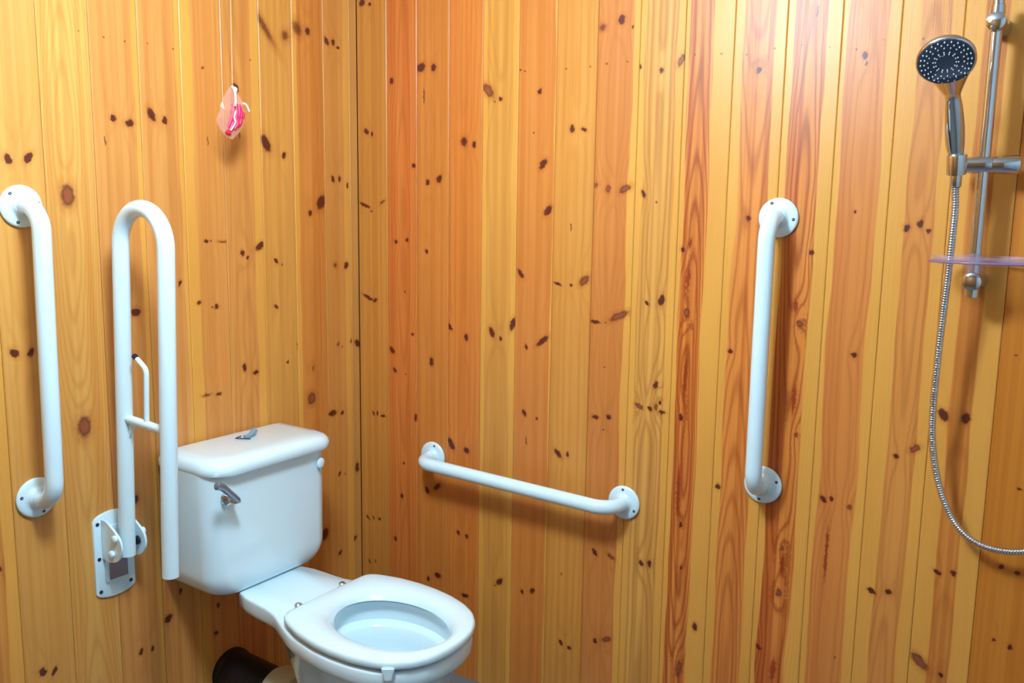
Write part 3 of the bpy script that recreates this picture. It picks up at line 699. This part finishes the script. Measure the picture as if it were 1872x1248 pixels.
# cistern
CY, CHW = -.512, .183
CX0, CX1 = .014, .205
def rrect(x0, x1, y0, y1, r, z, n=8, rb=.012):
    pts = []
    for cx, cy, rr, a0 in ((x1 - r, y1 - r, r, 0), (x0 + rb, y1 - rb, rb, PI / 2), (x0 + rb, y0 + rb, rb, PI), (x1 - r, y0 + r, r, 3 * PI / 2)):
        for k in range(n + 1):
            a = a0 + PI / 2 * k / n
            pts.append(Vector((cx + rr * math.cos(a), cy + rr * math.sin(a), z)))
    return pts
def bowed(pts, x0, amt, yc_, hw_):
    return [Vector((p.x + (amt * (1 - ((p.y - yc_) / hw_) ** 2) if p.x > x0 else 0), p.y, p.z)) for p in pts]
ZB, ZT = H - .908, H - .600
rings = []
RBT = .062
for k in range(13):
    a = PI / 2 * k / 12
    h = RBT * (1 - math.cos(a)); iy = RBT * 0.85 * (1 - math.sin(a)); ix = .030 * (1 - math.sin(a)) ** 1.0
    rings.append(bowed(rrect(CX0, CX1 - ix - .006, CY - CHW + iy, CY + CHW - iy, .045, ZB + h * 1.0), .1, .010, CY, CHW))
for f in (.3, .5, .7, .85, 1.0):
    z = ZB + RBT + (ZT - ZB - RBT) * f
    rings.append(bowed(rrect(CX0, CX1 - .006, CY - CHW - .004 * f, CY + CHW + .004 * f, .045, z), .1, .010, CY, CHW))
bm = bmesh.new(); loft(bm, rings)
from_bm('cistern', bm, ceramic, t, True, 40)
bm = bmesh.new()
LW = .193
LY = CY + .006
lr = []
for x1, dw, z in ((.208, -.012, ZT - .004), (.216, -.003, ZT - .004), (.219, 0, ZT), (.219, 0, ZT + .012), (.216, -.003, ZT + .021), (.208, -.009, ZT + .028), (.195, -.020, ZT + .032), (.172, -.045, ZT + .034)):
    lr.append(bowed(rrect(.006 + max(0, -dw - .005) * .5, x1, LY - LW - dw, LY + LW + dw, .055 if dw > -.03 else .04, z), .1, .008, LY, LW))
loft(bm, lr)
from_bm('cistern_lid', bm, ceramic, t, True, 45)
# overflow blanking cap on the front, top right
bm = bmesh.new(); lathe(bm, [(0, .0135), (.0035, .0135), (.0055, .010), (.006, .004)], (.2075, CY + .146, H - .640), (1, .15, 0), 24)
from_bm('cap', bm, plastic, t, True, 40)
# flush lever
LP = Vector((.210, -.6555, H - .655))
bm = bmesh.new(); lathe(bm, [(-.004, .017), (.004, .017), (.008, .013), (.012, .009), (.030, .0085), (.034, .006)], LP, (1, 0, 0), 24)
lv = from_bm('flush_lever', bm, chrome, t, True, 40)
bm = bmesh.new()
lp = smooth_path([LP + Vector((.028, .010, -.006)), LP + Vector((.031, 0, .004)), LP + Vector((.036, -.024, .026)), LP + Vector((.040, -.046, .046)), LP + Vector((.040, -.062, .053))], 6)
sweep(bm, lp, [.003 + .0035 * min(1, k / 5) + .003 * (k / (len(lp) - 1)) for k in range(len(lp) - 1)] + [.006], 14)
from_bm('lever_arm', bm, mat('brushed_lever_steel', (138, 152, 172), 0.28, metal=0.75), lv, True, 40)
# outlet spigot behind the pan, rubber collar
OC = Vector((.30, -.517, H - 1.205))
bm = bmesh.new(); lathe(bm, [(0, .052), (.09, .054)], OC + Vector((-.01, 0, 0)), (1, 0, -.02), 32); from_bm('spigot', bm, ceramic, t, True, 40)
bm = bmesh.new(); lathe(bm, [(-.105, .064), (-.095, .068), (-.03, .066), (-.028, .058)], OC, (1, 0, 0), 36); from_bm('outlet_collar', bm, cream, t, True, 40)['label'] = 'cream pan connector collar'

pp = thing('soil_pipe', 'black plastic waste pipe running from the wall behind the toilet', 'pipe', (0, -.505, .12))
bm = bmesh.new(); sweep(bm, [(.0, -.503, H - 1.214), (.06, -.505, H - 1.212), (.22, -.515, H - 1.207)], .0555, 36); from_bm('pipe', bm, black_pl, pp, True, 50)
bm = bmesh.new(); lathe(bm, [(.0, .060), (.012, .060), (.018, .0565)], (0, -.503, H - 1.214), (1, 0, 0), 36); from_bm('flange', bm, black_pl, pp, True, 40)

# blue-grey plastic clip lying on the cistern lid
cx, cy_, cz = .085, -.495, H - .5655
cl = thing('clip', 'small blue-grey plastic clip lying on the cistern lid', 'clip', (cx, cy_, cz))
bm = bmesh.new()
path = smooth_path([(cx - .010, cy_ + .030, cz + .010), (cx - .002, cy_ + .018, cz + .008), (cx + .002, cy_ + .004, cz + .0045), (cx + .002, cy_ - .010, cz + .004)], 5)
sweep(bm, path, [.0085 * (0.55 + .45 * (1 - k / (len(path) - 1))) for k in range(len(path))], 14)
from_bm('body', bm, blue_pl, cl, True, 40)
bm = bmesh.new(); sweep(bm, [(cx + .022, cy_ - .008, cz + .002), (cx - .012, cy_ - .026, cz + .002), (cx - .014, cy_ - .008, cz + .003)], .0014, 8)
from_bm('wire', bm, steel, cl, True, 40)

# ------------------------------------------------------------------ shower
RX, RY = 1.6265, -.062
t = thing('riser_rail', 'chrome shower riser rail with sliding holder at the right edge', 'shower rail', (RX, 0, H))
bm = bmesh.new(); sweep(bm, [(RX, RY, H - .128), (RX, RY, H + .392)], .0108, 24); from_bm('rod', bm, chrome, t, True, 50)
def bracket(z, up_):
    bm = bmesh.new()
    lathe(bm, [(0, .019), (.004, .0195), (.010, .018), (.05, .0165), (.075, .0175), (.082, .016), (.085, .010)], (RX, 0, z), NY, 28)
    b = from_bm('wall_bracket', bm, chrome, t, True, 45)
    bm = bmesh.new(); lathe(bm, [(0, .013), (.018, .0125), (.020, .009)], (RX, RY, z + up_ * .012), (0, 0, up_), 24)
    from_bm('collar', bm, chrome, b, True, 40)
bracket(H + .352, 1)
bracket(H - .111, -1)
SZ = 1.4385
bm = bmesh.new()
ax = Vector((1, .22, 0)).normalized()
lathe(bm, [(-.058, .010), (-.055, .0145), (-.02, .0155), (.0, .017), (.012, .0165)], (RX, RY, SZ), ax, 28)
sl = from_bm('slider', bm, chrome, t, True, 45)
bm = bmesh.new(); lathe(bm, [(.013, .0155), (.020, .0165), (.052, .0178), (.057, .0165), (.060, .010)], (RX, RY, SZ), ax, 28)
from_bm('knob', bm, chrome, sl, True, 40)
bm = bmesh.new(); lathe(bm, [(-.018, .0165), (.016, .0175), (.019, .016)], (1.5855, -.091, SZ), (0, -.25, 1), 28)
from_bm('cradle', bm, chrome, sl, True, 40)

# handset
HS = thing('hand_shower', 'chrome hand shower with dark round face resting in the rail holder', 'shower head', (1.5864, -.09, SZ))
hp = smooth_path([(1.5862, -.089, 1.428), (1.5839, -.095, 1.4555), (1.5817, -.105, 1.4753), (1.5811, -.13, 1.5089), (1.5796, -.155, 1.5441), (1.5768, -.170, 1.566), (1.5745, -.182, 1.585)], 5)
n_ = len(hp)
rad = []
for k in range(n_):
    f = k / (n_ - 1)
    rad.append(.0105 if f < .12 else .0115 + .0050 * math.sin(PI * min(1, (f - .12) / .62)) if f < .72 else .0118 + (f - .72) * .07)
bm = bmesh.new(); sweep(bm, hp, rad, 24); from_bm('handle', bm, chrome, HS, True, 60)
nF = Vector((.12, -.70, -.70)).normalized()
hc = Vector((1.5694, -.207, 1.609))
bm = bmesh.new(); lathe(bm, [(-.024, .004), (-.022, .016), (-.016, .032), (-.008, .042), (0, .0470), (.006, .0470), (.008, .045), (.0075, .043)], hc, nF, 48)
from_bm('head', bm, chrome, HS, True, 50)
bm = bmesh.new(); lathe(bm, [(.006, .0442), (.0082, .043), (.0092, .028), (.0092, .014), (.0098, .0135), (.010, .004)], hc, nF, 48)
fp = from_bm('face_plate', bm, slate, HS, True, 40); fp['label'] = 'dark slate spray face'
d, a, b = basis(nF)
for r, n in ((.0160, 14), (.0195, 14), (.028, 18), (.0335, 22), (.0392, 24)):
    for k in range(n):
        th = 2 * PI * (k + .5 * (r > .03)) / n
        bm = bmesh.new(); lathe(bm, [(.008, .0014), (.0112, .0010)], hc + (a * math.cos(th) + b * math.sin(th)) * r, nF, 6)
        from_bm('nozzle', bm, nozzle_m, fp, False)

# hose: ribbed metal tube
hs = [(1.5863, -.0895, 1.424), (1.5861, -.09, 1.4013), (1.5895, -.092, 1.3597), (1.5891, -.095, 1.2895), (1.5871, -.092, 1.2182), (1.5836, -.085, 1.1451), (1.581, -.078, 1.0705), (1.5792, -.07, .9941), (1.5804, -.062, .9275), (1.5895, -.055, .8613), (1.6062, -.05, .802), (1.632, -.045, .75), (1.666, -.045, .7207), (1.708, -.045, .7117), (1.7528, -.045, .719), (1.80, -.047, .742), (1.85, -.05, .79), (1.89, -.05, .86), (1.91, -.045, .93), (1.915, -.04, .99)]
path = smooth_path(hs, 60)
t = thing('shower_hose', 'ribbed chrome shower hose hanging in a loop below the handset', 'hose', hs[0])
acc = 0.0; rr = []
for k, p in enumerate(path):
    if k: acc += (p - path[k - 1]).length
    rr.append(.0064 + .0009 * math.sin(2 * PI * acc / .0048))
bm = bmesh.new(); sweep(bm, path, rr, 14); from_bm('tube', bm, chrome, t, True, 80)
bm = bmesh.new(); lathe(bm, [(0, .010), (.022, .010), (.026, .0075)], (1.5863, -.0895, 1.422), (.003, 0, -1), 18); from_bm('nut', bm, chrome, t, True, 40)
bm = bmesh.new(); sweep(bm, fillet([(1.915, -.001, 1.03), (1.915, -.04, 1.03), (1.915, -.04, .985)], [.018], 8), .011, 20); from_bm('wall_outlet', bm, chrome, t, True, 50)

# soap dish
DC = Vector((1.652, -.078, H - .075))
t = thing('soap_dish', 'clear oval acrylic soap dish clipped low on the shower rail', 'soap dish', DC)
bm = bmesh.new()
def oval(k, z, n=56): return [DC + Vector((.100 * k * math.cos(2 * PI * i / n), .060 * k * math.sin(2 * PI * i / n), z)) for i in range(n)]
loft(bm, [oval(.02, -.004), oval(.86, -.004), oval(.95, -.001), oval(.995, .009), oval(1.0, .011), oval(.985, .011), oval(.93, .002), oval(.85, -.001), oval(.02, -.001)])
from_bm('dish', bm, clear_m, t, True, 50)
bm = bmesh.new(); o_ = oval(.995, .0); sweep(bm, o_ + [o_[0]], .0022, 8, False); from_bm('edge', bm, rim_m, t, True, 50)['label'] = 'violet-tinted edge'
bm = bmesh.new(); lathe(bm, [(-.022, .0165), (-.012, .0165), (-.008, .014), (.008, .014), (.012, .012), (.016, .0115)], (RX, RY, DC.z), (0, 0, 1), 24)
from_bm('clamp', bm, clear_m, t, True, 40)

# ------------------------------------------------------------------ pull cord in a plastic bag
cx = .10
t = thing('pull_cord', 'pale pink ceiling pull cord hanging against the left wall', 'cord', (cx, -.519, H + .29))
bm = bmesh.new(); sweep(bm, [(cx, -.516, ROOM_Z - .02), (cx, -.5165, H + .5), (cx, -.519, H + .292)], .0013, 8); from_bm('cord', bm, cord_m, t, True, 50)
bm = bmesh.new(); lathe(bm, [(0, .03), (.015, .03), (.02, .02)], (cx, -.516, ROOM_Z), (0, 0, -1), 24); from_bm('ceiling_switch', bm, plastic, t, True, 40)
bag_m = mat('pink_tinted_film', (238, 172, 160), .15, trans=.0, alpha=.26, spec=.6)
bz = H + .29
bg = thing('plastic_bag', 'crumpled clear pink plastic bag tied to the pull cord', 'bag', (cx, -.52, H + .23))
bm = bmesh.new()
# outline in the plane of the wall: (y, z) offsets from the tie
out = [(0, 0), (.012, -.012), (.030, -.040), (.036, -.058), (.033, -.085), (.018, -.108), (-.006, -.126), (-.028, -.116), (-.050, -.088), (-.038, -.060), (-.026, -.034), (-.012, -.010)]
rndb = random.Random(4)
def bagring(d, s_):
    rndb.seed(4 if d > 0 else 9)
    return [Vector((cx + d * (.3 if k in (0, 1, 11) else 1) + rndb.uniform(-.002, .002), -.519 + y * s_, bz + z * (1 if k == 0 else s_ if s_ < 1 else 1))) for k, (y, z) in enumerate(out)]
def fan(ringv, d):
    c = bm.verts.new((cx + d, -.523, bz - .062))
    for i in range(len(ringv)): bm.faces.new((ringv[i], ringv[(i + 1) % len(ringv)], c))
R0 = [bm.verts.new(p) for p in bagring(0, 1)]
fan(R0, .011); fan(R0, -.009)
bmesh.ops.subdivide_edges(bm, edges=bm.edges[:], cuts=2)
for v in bm.verts: v.co += Vector((rndb.uniform(-.0028, .0028), 0, 0))
from_bm('film', bm, bag_m, bg, False)
bm = bmesh.new()
lathe(bm, [(-.006, .003), (-.003, .006), (.003, .0062), (.007, .002)], (cx + .004, -.516, bz - .012), (0, .3, 1), 14)
sweep(bm, smooth_path([(cx + .008, -.527, bz - .004), (cx + .010, -.521, bz - .016), (cx + .011, -.520, bz - .034), (cx + .012, -.522, bz - .050)], 5), .0026, 8)
sweep(bm, smooth_path([(cx + .008, -.497, bz - .040), (cx + .010, -.488, bz - .044), (cx + .010, -.480, bz - .058)], 5), .0022, 8)
from_bm('tie', bm, string_m, bg, True, 60)['label'] = 'white knotted tie'
tg = thing('cord_toggle', 'pink-red toggle and folded red cord inside the clear bag', 'toggle', (cx, -.51, bz - .08))
for k, (y0, z0, y1, z1, r) in enumerate(((.000, -.044, -.006, -.086, .0042), (.008, -.044, .002, -.088, .0042), (.015, -.045, .009, -.086, .0040), (.021, -.052, .016, -.080, .0038), (.026, -.060, .021, -.078, .0034), (-.004, -.056, -.016, -.098, .0034), (.004, -.074, -.008, -.104, .0040), (.012, -.076, .000, -.102, .0040), (.020, -.074, .010, -.096, .0038), (-.002, -.070, -.014, -.108, .0036))):
    bm = bmesh.new(); P0 = Vector((cx + .001 * (k % 3), -.519 + y0, bz + z0)); P1 = Vector((cx + .001 * (k % 2), -.519 + y1, bz + z1))
    sweep(bm, smooth_path([P0, (P0 + P1) / 2 + Vector((.003, .002, 0)), P1], 4), r * 1.15, 10); from_bm('loop', bm, red_m, tg, True, 60)
bm = bmesh.new(); lathe(bm, [(-.005, .004), (-.002, .0075), (.004, .007), (.008, .003)], (cx, -.519 - .016, bz - .112), (0, .5, 1), 16); from_bm('toggle', bm, red2_m, tg, True, 50)
bm = bmesh.new(); sweep(bm, smooth_path([(cx + .007, -.519 + .002, bz - .060), (cx + .008, -.519 - .004, bz - .075), (cx + .008, -.519 - .001, bz - .086), (cx + .008, -.519 - .010, bz - .100), (cx + .007, -.519 - .014, bz - .106)], 5), .0018, 8)
from_bm('string', bm, string_m, tg, True, 60)['label'] = 'white string'
